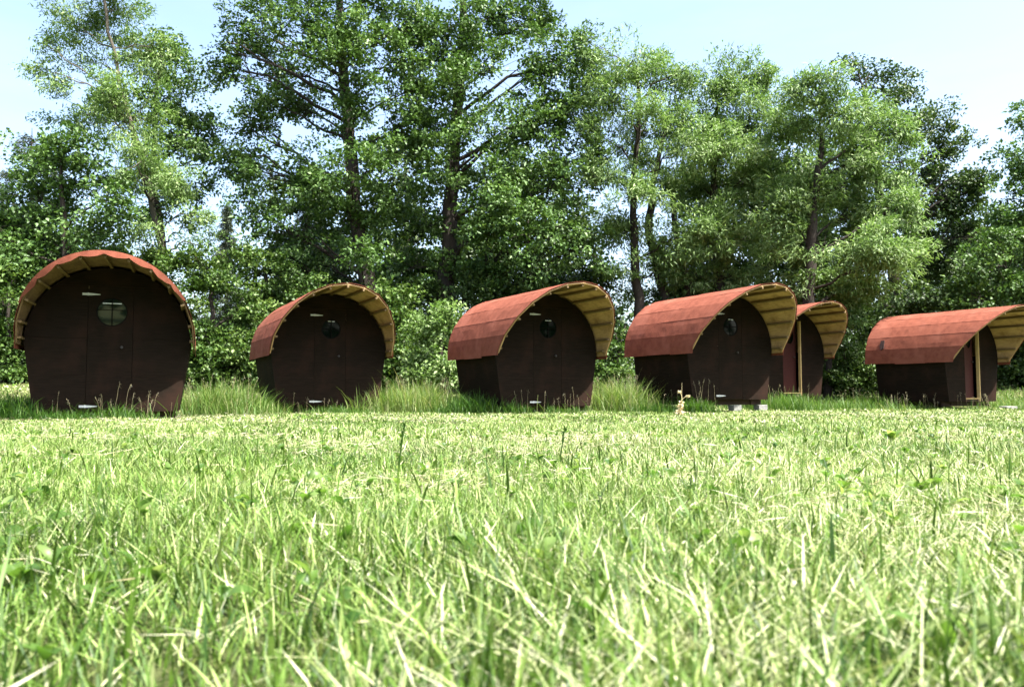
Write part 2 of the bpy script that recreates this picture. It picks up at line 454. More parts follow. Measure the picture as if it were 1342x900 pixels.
def local(i, lx, ly):
    x, y, a, zb, _ = CABINS[i]; a = math.radians(a)
    return x + lx*math.cos(a) - ly*math.sin(a), y + lx*math.sin(a) + ly*math.cos(a)

# concrete blocks under the cabins
def block(i, lx, ly, label, w=.20, d=.2):
    x, y = local(i, lx, ly); gz = float(ground(x, y)); top = CABINS[i][3] - .121
    mb = MB(); h = max(.12, top - gz + .05)
    mb.box(-w/2, w/2, -d/2, d/2, -.05, h - .05)
    o = mb.build('concrete_block', M['concrete'], None, bevel=.008)
    o.location = (x, y, top - h + .05 - .002 if top - gz + .05 >= .12 else top - h + .05 - .002); o.rotation_euler = (0, 0, math.radians(CABINS[i][2] + random.uniform(-6, 6)))
    tag(o, label, 'concrete block', 'concrete blocks carrying the cabins')
block(0, .20, .12, 'grey block under the front of the nearest, leftmost cabin')
block(1, .02, .12, 'grey block below the door of the cabin left of the middle')
block(1, .93, .12, 'grey block below the right front corner of the cabin left of the middle')
block(2, .30, .12, 'grey block under the door side of the middle cabin')
block(2, .95, .12, 'grey block at the right front corner of the middle cabin')
block(3, .20, .10, 'pale grey block under the door of the cabin that hides another', .22)
block(3, .98, .10, 'pale grey block at the right front corner of the cabin that hides another', .24)
sx, sy, _ = at(1321, 531, 21.6)
mb = MB(); mb.box(-.2, .2, -.12, .12, -.02, .06); o = mb.build('concrete_slab', M['concrete'], None, bevel=.008)
o.location = (sx, sy, float(ground(sx, sy))+.03); o.rotation_euler = (.03, -.02, .35)
tag(o, 'pale flat slab lying in the grass beside the rightmost cabin', 'slab')

# ------------------------------------------------------------------ foliage
def unit(v): return v / np.maximum(np.linalg.norm(v, axis=1, keepdims=True), 1e-9)

def kites(P, D, Nn, Ln, Wd, fold=.25):
    """leaf at P along D, blade normal Nn: four vertices, folded along the midrib"""
    D = unit(D); S = unit(np.cross(D, Nn)); U = np.cross(S, D)
    Ln = np.asarray(Ln)[:, None]; Wd = np.asarray(Wd)[:, None]
    mid = P + D*Ln*.42 + U*Wd*fold
    V = np.stack([P, mid + S*Wd*.5, P + D*Ln, mid - S*Wd*.5], 1).reshape(-1, 3)
    b = np.arange(len(P))[:, None]*4
    F = np.concatenate([b + np.array([[0,1,2]]), b + np.array([[0,2,3]])])
    return V, F

def tubes(paths):
    """paths: list of (pts (n,3), radii (n,)) -> V, F"""
    Vs, Fs, o = [], [], 0
    for pts, rad, k in paths:
        pts = np.asarray(pts, float); n = len(pts)
        d = np.gradient(pts, axis=0); d = unit(d)
        ref = np.array([.31, .87, .2]) if abs(d[0, 2]) > .5 else np.array([0, .1, 1.])
        a = unit(np.cross(d, ref)); b = np.cross(d, a)
        t = np.arange(k) * 2*PI/k
        ring = pts[:, None] + (a[:, None]*np.cos(t)[None, :, None] + b[:, None]*np.sin(t)[None, :, None]) * np.asarray(rad)[:, None, None]
        Vs.append(ring.reshape(-1, 3))
        i = np.arange(n-1)[:, None]*k; j = np.arange(k)[None]; j2 = (j+1) % k
        Fs.append(np.stack([i+j, i+j2, i+k+j2, i+k+j], -1).reshape(-1, 4) + o); o += n*k
    return np.concatenate(Vs), np.concatenate(Fs)

def curve(p, q, n, bow, wob):
    t = np.linspace(0, 1, n)[:, None]
    pts = p + (q - p)*t
    pts[:, 2] += (bow*np.sin(t*PI))[:, 0]
    w = rng.normal(0, wob, (n, 3)); w[0] = 0; w[-1] = 0
    return pts + w

STYLE = {  # leaf length, width, up bias, droop, cluster radius, leaves per cluster
 'alder':  dict(ln=.125, wd=.098, up=.85, droop=.10, cr=.40, n=46),
 'deep':   dict(ln=.13, wd=.105, up=.85, droop=.15, cr=.46, n=46),
 'willow': dict(ln=.15, wd=.044, up=.7, droop=.35, cr=.46, n=84),
 'bush':   dict(ln=.115, wd=.09, up=.8, droop=.10, cr=.36, n=46),
}

def make_tree(name, label, cat, Y, trunk, lobes, style, dens=1.0, bark='bark', mat=None, group=None, yd=0.9, air=.0, leafscale=1.0, seed=0, limbs=True):
    """trunk: [(px, py, width px)], lobes: [(px, py, rx, ry[, dy])] measured on the photograph at depth Y"""
    global rng
    rng = np.random.default_rng(1000 + seed)
    st = STYLE[style]; k = Y / F_PX
    tp = []
    for q in trunk:
        p = at(q[0], q[1], Y); tp.append((p, q[2]*k/2))
    base = tp[0][0].copy(); base[2] = float(ground(base[0], base[1])) - .05
    if tp[0][0][2] > base[2] + .3: tp.insert(0, (base, tp[0][1]*1.25))
    else: tp[0] = (base, tp[0][1])
    root = empty(name, base); tag(root, label, cat, group)
    P = np.array([t[0] for t in tp]); Rr = np.array([t[1] for t in tp])
    s = np.concatenate([[0], np.cumsum(np.linalg.norm(np.diff(P, axis=0), axis=1))])
    ss = np.linspace(0, s[-1], max(8, int(s[-1]/.5)))
    TP = np.stack([np.interp(ss, s, P[:, i]) for i in range(3)], 1); TR = np.interp(ss, s, Rr)
    TP[1:-1, :2] += rng.normal(0, .03, (len(ss)-2, 2)); TR = np.maximum(TR, .012)
    TR[0] *= 1.3
    paths = [(TP, TR, 9)]; bpaths = []
    C, CD = [], []
    ph = rng.uniform(0, 50, 3)
    for lb in lobes:
        px, py, rx, ry = lb[:4]
        rxm, rym = rx*k, ry*k; rzm = (rxm+rym)/2
        dy = lb[4] if len(lb) > 4 else rng.uniform(-yd, yd)*rzm*1.2
        c = at(px, py, Y + dy)
        area = 4*PI*((rxm*rym+rxm*rzm+rym*rzm)/3)
        n = max(5, int(area*3.1*dens))
        u = unit(rng.normal(0, 1, (n*6, 3))); r = rng.uniform(.05, 1.25, (n*6, 1))**.7
        q = c + u*r*np.array([rxm, rzm, rym])
        keep = []
        for v in q:
            if noise.noise(Vector((v + ph)*.75)) + .45*noise.noise(Vector((v+ph)*1.9)) > -.09 + air and v[2] > float(ground(v[0], v[1])) + .1: keep.append(v)
            if len(keep) >= n: break
        if not keep: continue
        q = np.array(keep); C.append(q); CD.append(unit(q - c + np.array([0, 0, .15*rym])))
        if limbs:
            # a limb from the trunk to the lobe, twigs from it to the leaf clusters
            want = c[2] - .55*np.hypot(c[0]-TP[:, 0], c[1]-TP[:, 1])
            j = int(np.argmin(np.abs(TP[:, 2] - want))); j = max(j, 1)
            r0 = max(.014, min(TR[j]*.55, .018 + .012*np.linalg.norm(c - TP[j])))
            lim = curve(TP[j], c, 8, rng.uniform(-.1, .35), .05)
            paths.append((lim, np.linspace(r0, r0*.35, 8), 6))
            m = len(q)
            for v in q[rng.permutation(m)[:max(3, int(m*.4))]]:
                jj = rng.integers(3, 8)
                bpaths.append((curve(lim[jj], v, 4, rng.uniform(-.05, .12), .03), np.linspace(max(r0*.3, .007), .004, 4), 4))
    V, F = tubes(paths + bpaths); me = raw_mesh('trunk', V, [F], smooth=True); me.materials.append(M[bark]); link('trunk', me, root)
    C = np.concatenate(C); CD = np.concatenate(CD)
    n = int(st['n']*(1 if leafscale < 1.5 else .7)); Nc = len(C)
    cen = np.repeat(C, n, 0); cd = np.repeat(CD, n, 0); tot = len(cen)
    loc = rng.normal(0, 1, (tot, 3)); loc *= (rng.uniform(.2, 1, (tot, 1))**.6) / np.maximum(np.linalg.norm(loc, axis=1, keepdims=True), .01)
    scl = np.repeat(rng.uniform(.65, 1.35, Nc), n)[:, None]*st['cr']
    flat = np.array([1, 1, .55]) if st['droop'] < .5 else np.array([.75, .75, 1.25])
    Pn = cen + loc*scl*flat
    D = cd*.5 + rng.normal(0, .6, (tot, 3)); D[:, 2] -= st['droop']
    Nn = rng.normal(0, .42, (tot, 3)); Nn[:, 2] += st['up']; Nn += cd*.45
    Ln = st['ln']*leafscale*np.clip(rng.lognormal(-.12, .33, tot), .35, 1.7); Wd = st['wd']*leafscale*rng.uniform(.7, 1.2, tot)
    V, F = kites(Pn, D, Nn, Ln, Wd)
    tint = np.clip(np.repeat(rng.normal(.5, .14, Nc), n) + rng.normal(0, .2, tot), 0, 1)
    me = raw_mesh('crown', V, [F], {'tint': np.repeat(tint, 4)}); me.materials.append(LEAF[mat or style]); cr = link('crown', me, root)
    for o in root.children: o.location = Vector((0, 0, 0)) - root.location
    return root

def make_conifer(label, Y, px, ptop, pbase, wpx, seed, wispy=False, tint0=.5, name='spruce_tree'):
    global rng
    rng = np.random.default_rng(2000+seed); k = Y/F_PX
    top = at(px, ptop, Y); base = at(px, pbase, Y); base[2] = float(ground(base[0], base[1]))-.05
    root = empty(name, base); tag(root, label, 'tree')
    H = top[2]-base[2]; W = wpx*k/2
    n = 12; TP = np.linspace(base, top, n)
    paths = [(TP, np.linspace(.02*H, .012, n), 7)]; Ps, Ds = [], []
    z0 = .15 if not wispy else .5
    for h in np.arange(z0, .99, .022 if not wispy else .035):
        w = W*(1-h)/(1-z0)*rng.uniform(.75, 1.1) + .08 if not wispy else W*rng.uniform(.35, 1)*min(1, (1.05-h)*3)
        for a in rng.uniform(0, 2*PI, 5 if not wispy else 4):
            p = base + (top-base)*h; e = p + np.array([math.cos(a)*w, math.sin(a)*w, -w*.28 if not wispy else w*.2])
            c = curve(p, e, 6, .0, .01)
            paths.append((c, np.linspace(.02, .006, 6), 4))
            m = int(110*w)+24
            t = rng.uniform(.15, 1, m) if not wispy else rng.uniform(.55, 1, m)
            q = p + (e-p)*t[:, None] + rng.normal(0, .07 if not wispy else .12, (m, 3)); q[:, 2] -= .05
            Ps.append(q); Ds.append(np.tile(unit((e-p)[None]), (m, 1)) + rng.normal(0, .6, (m, 3)) - np.array([0, 0, .3]))
    V, F = tubes(paths); me = raw_mesh('trunk', V, [F], smooth=True); me.materials.append(M['bark']); link('trunk', me, root)
    Pn = np.concatenate(Ps); D = np.concatenate(Ds); m = len(Pn)
    V, F = kites(Pn, D, rng.normal(0, 1, (m, 3)), rng.uniform(.12, .24, m), rng.uniform(.03, .05, m))
    me = raw_mesh('crown', V, [F], {'tint': np.repeat(rng.uniform(0, 1, m), 4)}); me.materials.append(LEAF['needle']); link('crown', me, root)
    for o in root.children: o.location = Vector((0, 0, 0)) - root.location
    return root

make_tree('willow_tree', 'tall airy pale-leaved tree leaning left with a slender pale trunk, behind the nearest cabin', 'tree', 25,
  [(213,340,8.5),(205,300,8),(196,250,7),(180,190,7),(160,120,5),(142,40,4),(130,-60,4)],
  [(90,25,45,40),(150,10,60,50),(130,90,60,55),(72,95,30,28),(170,150,55,50),(108,150,48,40),(215,225,38,38),(200,60,42,45),(150,220,55,38),(205,265,45,25),(160,-60,50,50),(60,60,20,20),(90,-50,50,40),(180,215,42,36,-1.6),(150,140,40,40,-1.6),(250,285,30,14),(205,305,34,18,-1.0),(265,315,34,14)],
  'willow', dens=.58, bark='palebark', air=.16, seed=1, leafscale=1.05)
make_tree('alder_tree', 'dark-leaved alder behind the pale leaning tree, its crown leaning right', 'tree', 27.5,
  [(216,340,10),(208,280,9),(200,220,7),(206,120,6),(212,60,3)],
  [(215,80,38,35),(240,120,38,40),(245,180,45,38),(212,150,40,40),(268,200,26,26),(200,250,36,28),(258,240,28,24),(280,165,16,20),(180,285,35,22),(232,60,18,16),(250,290,25,14)],
  'alder', dens=.95, air=.05, seed=2)
make_tree('alder_tree', 'low dark bushy tree left of the pale leaning tree, above the nearest cabin', 'tree', 23.5,
  [(88,430,11),(85,300,8),(80,210,3)],
  [(60,200,42,32),(100,190,35,30),(38,258,48,48),(100,250,52,50),(8,285,40,48),(62,320,68,42),(130,300,42,38),(15,345,42,38),(150,265,30,30),(-30,300,40,60),(35,400,50,50)],
  'deep', dens=.95, seed=3, mat='alder')
make_conifer('thin wispy brown-green pine at the far left, poking out behind the low bushy tree', 34, 42, 168, 480, 130, 1, wispy=True, name='pine_tree')
make_tree('alder_tree', 'tall alder with a thick dark trunk rising behind the cabin left of the middle', 'tree', 26,
  [(487,400,24),(474,330,21),(463,250,19),(457,180,16),(450,100,13),(446,20,10),(440,-120,5)],
  [(330,40,50,38),(308,90,38,30),(400,30,58,45),(370,92,58,38),(460,60,58,48),(530,40,50,48),(330,170,48,36),(400,150,52,42),(472,140,48,38),(540,120,40,42),(338,222,48,32),(400,232,58,38),(328,275,36,26),(380,300,48,32),(450,290,48,32),(520,205,48,42),(500,280,48,38),(298,195,22,20),(360,-25,58,38),(440,-45,58,38),(520,-30,50,38),(420,345,58,26),(455,225,40,32,-2),(470,335,34,22,-2),(440,70,40,34,-2),(350,330,34,26),(528,75,34,34),(525,165,34,34),(500,10,34,30),(296,55,20,20),(350,130,30,20)],
  'alder', dens=.92, air=.06, seed=4)
make_tree('alder_tree', 'broad tall alder with dark trunk, tallest in the middle between two cabins', 'tree', 27,
  [(583,400,24),(588,330,21),(592,250,18),(600,120,14),(607,40,11),(610,-100,5)],
  [(600,30,58,38),(660,20,58,42),(706,30,30,38),(570,80,38,38),(650,90,58,38),(715,90,42,38),(620,170,52,38),(690,160,58,42),(735,150,42,48),(560,170,38,38),(600,240,58,38),(670,230,58,38,-1.5),(740,230,48,42,-1.5),(778,200,28,42),(560,300,42,38),(640,300,58,38,-1.5),(710,300,58,38,-2),(760,322,38,36,-2),(680,350,68,26,-1.5),(610,350,50,28),(540,350,48,28),(630,-40,68,38),(690,-30,45,28),(752,70,36,38),(590,210,36,32,-2),(595,110,32,30,-2),(770,365,34,20),(548,30,30,34),(555,125,28,30),(765,130,28,36),(655,265,45,25,-2.5)],
  'alder', dens=.98, seed=5)
make_tree('willow_tree', 'light green tree with several slim dark stems, left of the pale willows', 'tree', 26,
  [(838,410,14),(832,330,11),(828,250,8),(838,170,6),(836,90,4)],
  [(830,78,42,30),(870,110,42,42),(800,130,38,42),(902,92,28,28),(850,170,52,42),(800,222,38,42),(870,240,42,38),(900,190,38,42),(820,300,42,32),(892,312,42,32),(780,85,22,32),(860,350,36,20),(835,255,36,34,-1.4),(838,165,36,34,-1.4),(795,290,30,28),(785,60,26,24),(790,180,28,34),(870,350,40,24),(808,348,26,18),(825,385,26,18)],
  'willow', dens=.75, bark='bark', seed=6, air=.06, leafscale=1.1)
for i_, (pts) in enumerate([[(872,392,13),(850,300,11),(858,230,8),(874,160,4)], [(905,400,12),(888,320,9),(880,250,6)]]):
    make_tree('willow_tree', ['slim dark leaning stem right of the slim-stemmed light green tree', 'slender dark stem under the light crowns, second right of the slim-stemmed tree'][i_], 'tree', 26.6, pts,
      [[(868,180,28,28),(845,205,20,20)], [(878,250,24,24),(900,270,20,20)]][i_], 'willow', dens=.8, seed=60+i_)
make_tree('willow_tree', 'rounded light green willow right of the slim-stemmed tree, top just below the skyline', 'tree', 27,
  [(945,405,15),(938,330,12),(935,260,9),(940,140,4)],
  [(940,112,38,32),(980,102,38,28),(930,170,42,42),(990,160,48,42),(950,240,52,42),(1000,230,42,38),(940,312,52,38),(1000,300,42,38),(908,250,28,38),(960,362,48,22),(1010,110,25,25),(930,300,38,34,-1.5),(905,355,34,24),(950,195,40,36,-1.4)],
  'willow', dens=.95, seed=7, leafscale=1.1)
make_tree('willow_tree', 'bushy pale yellow-green willow bulging out above the two right-hand cabins', 'tree', 24.8,
  [(1060,415,17),(1064,290,13),(1078,180,6)],
  [(1060,110,46,26),(1040,170,48,42),(1100,150,48,36),(1150,188,46,40),(1182,212,28,36),(1110,220,58,42),(1050,250,48,42),(1182,270,33,38),(1130,280,52,38),(1150,330,58,36,-1.2),(1080,320,48,38),(1186,335,32,30),(1060,365,44,22),(1130,370,50,22),(1020,290,38,36)],
  'willow', dens=1.1, seed=8, leafscale=1.15)
make_tree('aspen_tree', 'dark tall tree rising behind the pale yellow-green willow, crown sloping down right', 'tree', 29.5,
  [(1182,430,16),(1155,260,12),(1132,120,5)],
  [(1112,84,18,14),(1140,95,34,16),(1180,120,34,22),(1150,140,42,28),(1210,160,38,32),(1240,200,36,38),(1266,222,30,38),(1240,270,48,48),(1280,300,38,48),(1230,340,48,42),(1286,245,20,32),(1210,230,48,38),(1215,395,55,30)],
  'alder', dens=.9, mat='deep', seed=9, air=.02)
make_tree('aspen_tree', 'green tree at the right edge, partly out of view', 'tree', 26.5,
  [(1352,440,15),(1346,250,9)],
  [(1335,205,28,30),(1318,258,32,38),(1350,300,48,48),(1300,342,42,42),(1340,372,48,38),(1390,230,50,50),(1400,320,50,60),(1272,385,38,26),(1350,150,20,25)],
  'alder', dens=.95, seed=10)
make_conifer('small dark spruce seen in the sky gap right of the pale leaning tree', 38, 297, 268, 480, 84, 2)
make_conifer('dim spruce behind the tall alder left of the middle', 37, 405, 215, 480, 110, 3)

# shrubs and understorey
SH = [
 ('leafy green bush at the left edge beside the nearest cabin', 22.5, (8,480,8), [(5,400,45,48),(-20,440,50,50),(12,455,28,35),(15,360,35,30)], 1.0, 'bush', 'bush'),
 ('broad leafy shrub right of the nearest cabin', 23, (275,490,9), [(280,370,42,34),(265,420,40,42),(310,410,42,45),(300,460,45,34),(345,455,30,36),(295,330,38,18),(250,332,30,16),(250,460,28,32),(240,350,24,16)], 1.1, 'bush', 'bush'),
 ('bushy shrub showing just above the roof of the cabin left of the middle', 25, (345,485,9), [(340,360,45,28),(375,365,40,26),(330,395,36,36),(420,385,35,28)], 1.0, 'bush', 'bush'),
 ('shrub rising over the right shoulder of the cabin left of the middle', 24.5, (520,500,9), [(530,400,34,34),(515,440,32,42),(535,475,34,30),(500,395,26,22)], 1.0, 'deep', 'bush'),
 ('shrub with bright glossy leaves close left of the middle cabin', 22.5, (575,500,8), [(560,440,28,32),(592,420,26,24),(575,480,36,24),(545,480,24,22)], 1.15, 'bush', 'willow'),
 ('shrub filling the gap between the two red-roofed cabins right of the middle', 23.5, (808,500,8), [(805,450,26,34),(800,490,28,24),(822,420,18,18),(790,425,22,20)], 1.1, 'bush', 'bush'),
 ('shrub with light leaves peering over the roof of the half-hidden cabin', 25.5, (1085,500,9), [(1070,372,30,15),(1100,392,30,18),(1045,385,26,16),(1120,410,22,18)], 1.1, 'bush', 'willow'),
 ('low dense bush right of the half-hidden cabin, down to the grass', 25.5, (1115,510,9), [(1115,480,36,26),(1095,500,26,18),(1140,498,28,20),(1100,455,24,18),(1150,470,18,22)], 1.1, 'bush', 'bush'),
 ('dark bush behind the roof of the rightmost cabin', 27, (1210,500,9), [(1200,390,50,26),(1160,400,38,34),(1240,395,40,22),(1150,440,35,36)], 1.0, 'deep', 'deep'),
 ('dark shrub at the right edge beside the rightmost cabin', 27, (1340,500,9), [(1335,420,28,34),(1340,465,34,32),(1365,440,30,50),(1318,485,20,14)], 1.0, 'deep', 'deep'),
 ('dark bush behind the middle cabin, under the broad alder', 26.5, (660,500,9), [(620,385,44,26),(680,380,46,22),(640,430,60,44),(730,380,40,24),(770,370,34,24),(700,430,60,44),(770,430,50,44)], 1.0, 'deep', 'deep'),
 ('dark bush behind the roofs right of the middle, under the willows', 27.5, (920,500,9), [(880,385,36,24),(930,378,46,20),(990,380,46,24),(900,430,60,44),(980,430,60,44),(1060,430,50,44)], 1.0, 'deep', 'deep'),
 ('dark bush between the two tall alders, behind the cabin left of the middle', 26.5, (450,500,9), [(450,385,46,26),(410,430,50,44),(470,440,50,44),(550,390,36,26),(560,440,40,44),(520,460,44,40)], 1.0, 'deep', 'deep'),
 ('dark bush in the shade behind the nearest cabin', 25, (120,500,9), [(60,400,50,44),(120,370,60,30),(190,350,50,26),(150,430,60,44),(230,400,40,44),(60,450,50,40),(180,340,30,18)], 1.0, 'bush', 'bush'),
]
for i, (lab, Y_, tr_, lobes, dens, sty, mt) in enumerate(SH):
    lobes = lobes + [(lb[0], 494, lb[2]*1.05, 20) for lb in lobes if lb[1] > 395 and lb[2] > 25]
    make_tree('shrub', lab, 'bush', Y_, [tr_, (tr_[0]+4, lobes[0][1], 4)], lobes, sty if sty in STYLE else 'bush', dens=dens*1.25, mat=mt, seed=30+i, yd=.5)

BG = [
 ('dim background tree behind the low bushy tree on the left', 34, (20,480,14), [(-30,330,70,60),(30,320,60,50),(10,400,80,70),(90,380,60,60),(130,330,40,30)]),
 ('dim background tree behind the tall alder left of the middle', 35, (400,480,14), [(400,250,60,40),(440,320,70,50),(380,350,60,50),(430,410,80,60),(350,420,60,50)]),
 ('dim background tree filling the gap between the two tall alders', 34, (530,480,14), [(520,230,50,50),(540,310,60,50),(520,390,70,60),(600,350,60,60)]),
 ('dim background tree behind the broad middle alder', 35, (690,480,14), [(680,240,70,60),(740,320,50,60),(660,340,70,60),(700,420,90,60)]),
 ('dim background tree behind the rounded light green willow', 35, (940,480,14), [(950,230,60,60),(910,330,50,50),(980,320,60,60),(940,420,90,60),(1010,250,40,40)]),
 ('dim background tree behind the pale yellow-green willow', 34, (1080,480,14), [(1080,230,70,60),(1060,320,70,60),(1130,320,60,60),(1090,420,90,60)]),
 ('dim background tree behind the rightmost cabin', 35, (1260,480,14), [(1220,320,60,60),(1290,340,60,60),(1240,420,90,60),(1340,400,70,70),(1320,320,50,50)]),
]
for i, (lab, Y_, tr_, lobes) in enumerate(BG):
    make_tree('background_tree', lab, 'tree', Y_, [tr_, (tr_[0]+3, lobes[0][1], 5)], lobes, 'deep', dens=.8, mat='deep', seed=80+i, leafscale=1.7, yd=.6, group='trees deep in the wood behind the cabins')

# far wood, one dark mass beyond the trees one can tell apart
rng = np.random.default_rng(5)
n = 26000
wx = rng.uniform(-52, 58, n); wy = rng.uniform(44, 62, n)
hmax = 5.0 + 2.0*np.sin(wx*.35) + 1.5*np.sin(wx*.9+1) - 1.2*np.exp(-((wx+16)/3.5)**2)*3 - 2.4*np.exp(-((wx-8)/2.5)**2)
wz = ground(wx, wy) + rng.uniform(0, 1, n)**.8*np.maximum(hmax, .8)
Nn = rng.normal(0, .6, (n, 3)); Nn[:, 2] += .6
V, F = kites(np.stack([wx, wy, wz], 1), rng.normal(0, 1, (n, 3)), Nn, rng.uniform(.3, .6, n), rng.uniform(.25, .45, n))
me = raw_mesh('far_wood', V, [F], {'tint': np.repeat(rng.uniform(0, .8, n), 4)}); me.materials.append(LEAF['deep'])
tag(link('far_wood', me), 'dark far wood glimpsed between the trunks', 'wood', kind='stuff')

n = 15000
wa = np.radians(rng.uniform(-310, -50, n) + 90); wr = rng.uniform(40, 50, n)      # round the meadow, outside the view
wx = wr*np.cos(wa); wy = wr*np.sin(wa); hmax = 12 + 3*np.sin(wa*9) + 1.5*np.sin(wa*31)
wz = ground(wx, wy) + rng.uniform(0, 1, n)**.9*hmax
V, F = kites(np.stack([wx, wy, wz], 1), rng.normal(0, 1, (n, 3)), rng.normal(0, 1, (n, 3)), rng.uniform(.8, 1.5, n), rng.uniform(.7, 1.2, n))
me = raw_mesh('far_wood', V, [F], {'tint': np.repeat(rng.uniform(0, .8, n), 4)}); me.materials.append(LEAF['deep'])
tag(link('far_wood', me), 'dark wood on the other side of the meadow, mirrored in the round windows', 'wood', kind='stuff')

# ------------------------------------------------------------------ grass
def blades(P, H, W, lean, az, bend, tint, tall=False):
    """each blade: two quads and a tip"""
    n = len(P)
    dirx, diry = np.cos(az), np.sin(az)
    face = az + PI/2 + rng.normal(0, .5, n)
    sx_, sy_ = np.cos(face), np.sin(face)
    V = np.zeros((n, 7, 3), np.float32)
    for j, (t, wf) in enumerate(((0, .8), (.4, 1.0), (.75, .7), (1, 0))):
        off = H*(lean*t + bend*t*t); z = H*(t - .35*bend*t*t)
        c = np.stack([P[:, 0] + dirx*off, P[:, 1] + diry*off, P[:, 2] + z], 1)
        if j < 3:
            d = np.stack([sx_, sy_, np.zeros(n)], 1)*(W*wf/2)[:, None]
            V[:, 2*j] = c - d; V[:, 2*j+1] = c + d
        else: V[:, 6] = c
    b = (np.arange(n)*7)[:, None]
    Q = np.concatenate([b + np.array([[0,1,3,2]]), b + np.array([[2,3,5,4]])]); T = b + np.array([[4,5,6]])
    return V.reshape(-1, 3), [Q, T], np.repeat(tint, 7)

def fbm(x, y, s, seed):
    """cheap smooth 2-D value noise in 0..1"""
    g = np.random.default_rng(seed); out = np.zeros(len(x)); amp = 0
    for o in range(3):
        tab = g.uniform(0, 1, (64, 64)); X_ = x*s*2**o + 31.7; Y_ = y*s*2**o + 17.3
        i, j = np.floor(X_).astype(int), np.floor(Y_).astype(int); fx, fy = X_-i, Y_-j
        fx = fx*fx*(3-2*fx); fy = fy*fy*(3-2*fy)
        v = (tab[i % 64, j % 64]*(1-fx)*(1-fy) + tab[(i+1) % 64, j % 64]*fx*(1-fy) + tab[i % 64, (j+1) % 64]*(1-fx)*fy + tab[(i+1) % 64, (j+1) % 64]*fx*fy)
        out += v*.5**o; amp += .5**o
    return out/amp

def scatter(n, d0, d1, margin=1.2):
    y = np.sqrt(rng.uniform(d0**2, d1**2, n)); x = rng.uniform(-1, 1, n)*(y*.70 + margin)
    return x, y

def in_cabin(x, y, pad=0.0):
    m = np.zeros(len(x), bool)
    for X_, Y_, a, zb, _ in CABINS:
        a = math.radians(a); lx = (x-X_)*math.cos(a) + (y-Y_)*math.sin(a); ly = -(x-X_)*math.sin(a) + (y-Y_)*math.cos(a)
        m |= (np.abs(lx) < HB+.05-pad) & (ly > -.02+pad) & (ly < LEN+.05-pad)
    return m

def mow(x):   # where the mower stopped
    return np.interp(x, [-30,-9.5,-7.6,-5.6,-4.9,-2.6,-.4,1.9,4.2,4.5,6.2,6.45,7.6,9.4,11.5,13.6,20], [14,13.4,12.85,13.75,16.6,17.9,16.3,17.5,17.8,18.9,19.4,19.1,20.6,20.6,20.9,21.9,23])

rng = np.random.default_rng(3)
LV, LF, LT, off = [], [[], []], [], 0
def push(V, Fs, T):
    global off
    LV.append(V); LF[0].append(Fs[0]+off); LF[1].append(Fs[1]+off); LT.append(T); off += len(V)
for (n, d0, d1, h, hs, w, mg) in ((150000, .45, 2.2, .046, .021, .0023, .9), (210000, 2.2, 5.0, .043, .018, .0030, 1.0), (190000, 5.0, 10.5, .040, .016, .0055, 1.2), (105000, 10.5, 18.5, .042, .016, .014, 1.5), (45000, 18.5, 27, .05, .02, .024, 1.5)):
    x, y = scatter(n, d0, d1, mg)
    k = ~in_cabin(x, y); x, y = x[k], y[k]; n = len(x)
    big = fbm(x, y, .55, 1); small = fbm(x, y, 2.6, 2)
    k = rng.uniform(0, 1, n) < .45 + .9*small; x, y, big, small = x[k], y[k], big[k], small[k]; n = len(x)
    H = np.clip(rng.normal(h, hs, n), .015, .16)*(.35 + 1.3*small)
    dry = (rng.uniform(0, 1, n) < np.clip(((big-.26)*1.35 + .1*(small-.5))*np.interp(y, [0, 4, 9], [.8, .85, .7]) + .34*np.exp(-((x-.75)**2 + (y-1.35)**2)/.22) + .2*np.exp(-((x+3.2)**2/2 + (y-4.6)**2/1.0)), .09, .66))
    tint = np.where(dry, rng.uniform(.62, 1, n), np.clip(rng.normal(.37 + .55*(fbm(x, y, 1.0, 5)-.5), .20, n), 0, .72))
    H = np.where(dry, H*.85, H)*np.interp(y, [0, 8, 12], [1, 1, .8])
    P = np.stack([x, y, ground(x, y)-.004], 1)
    V, Fs, T = blades(P, H, w*np.clip(rng.lognormal(0, .38, n), .4, 2.4), np.abs(rng.normal(0, .55, n)) + dry*rng.uniform(0, 1.3, n), rng.uniform(0, 2*PI, n), rng.normal(.25, .3, n), tint)
    push(V, Fs, T)
# a few taller blades the mower left
for (n, d0, d1, w) in ((650, .7, 3.2, .0055), (900, 3.2, 9, .007)):
    x, y = scatter(n, d0, d1, .8)
    H = rng.uniform(.07, .14, n); P = np.stack([x, y, ground(x, y)-.004], 1)
    V, Fs, T = blades(P, H, w*rng.uniform(.7, 1.5, n), np.abs(rng.normal(.1, .25, n)), rng.uniform(0, 2*PI, n), rng.normal(.2, .2, n), np.clip(rng.normal(.25, .15, n), 0, .7))
    push(V, Fs, T)
me = raw_mesh('lawn_grass', np.concatenate(LV), [np.concatenate(LF[0]), np.concatenate(LF[1])], {'tint': np.concatenate(LT)}); me.materials.append(M['grass'])
tag(link('lawn_grass', me), 'short mown meadow grass, green mixed with bleached blades', 'grass', kind='stuff')

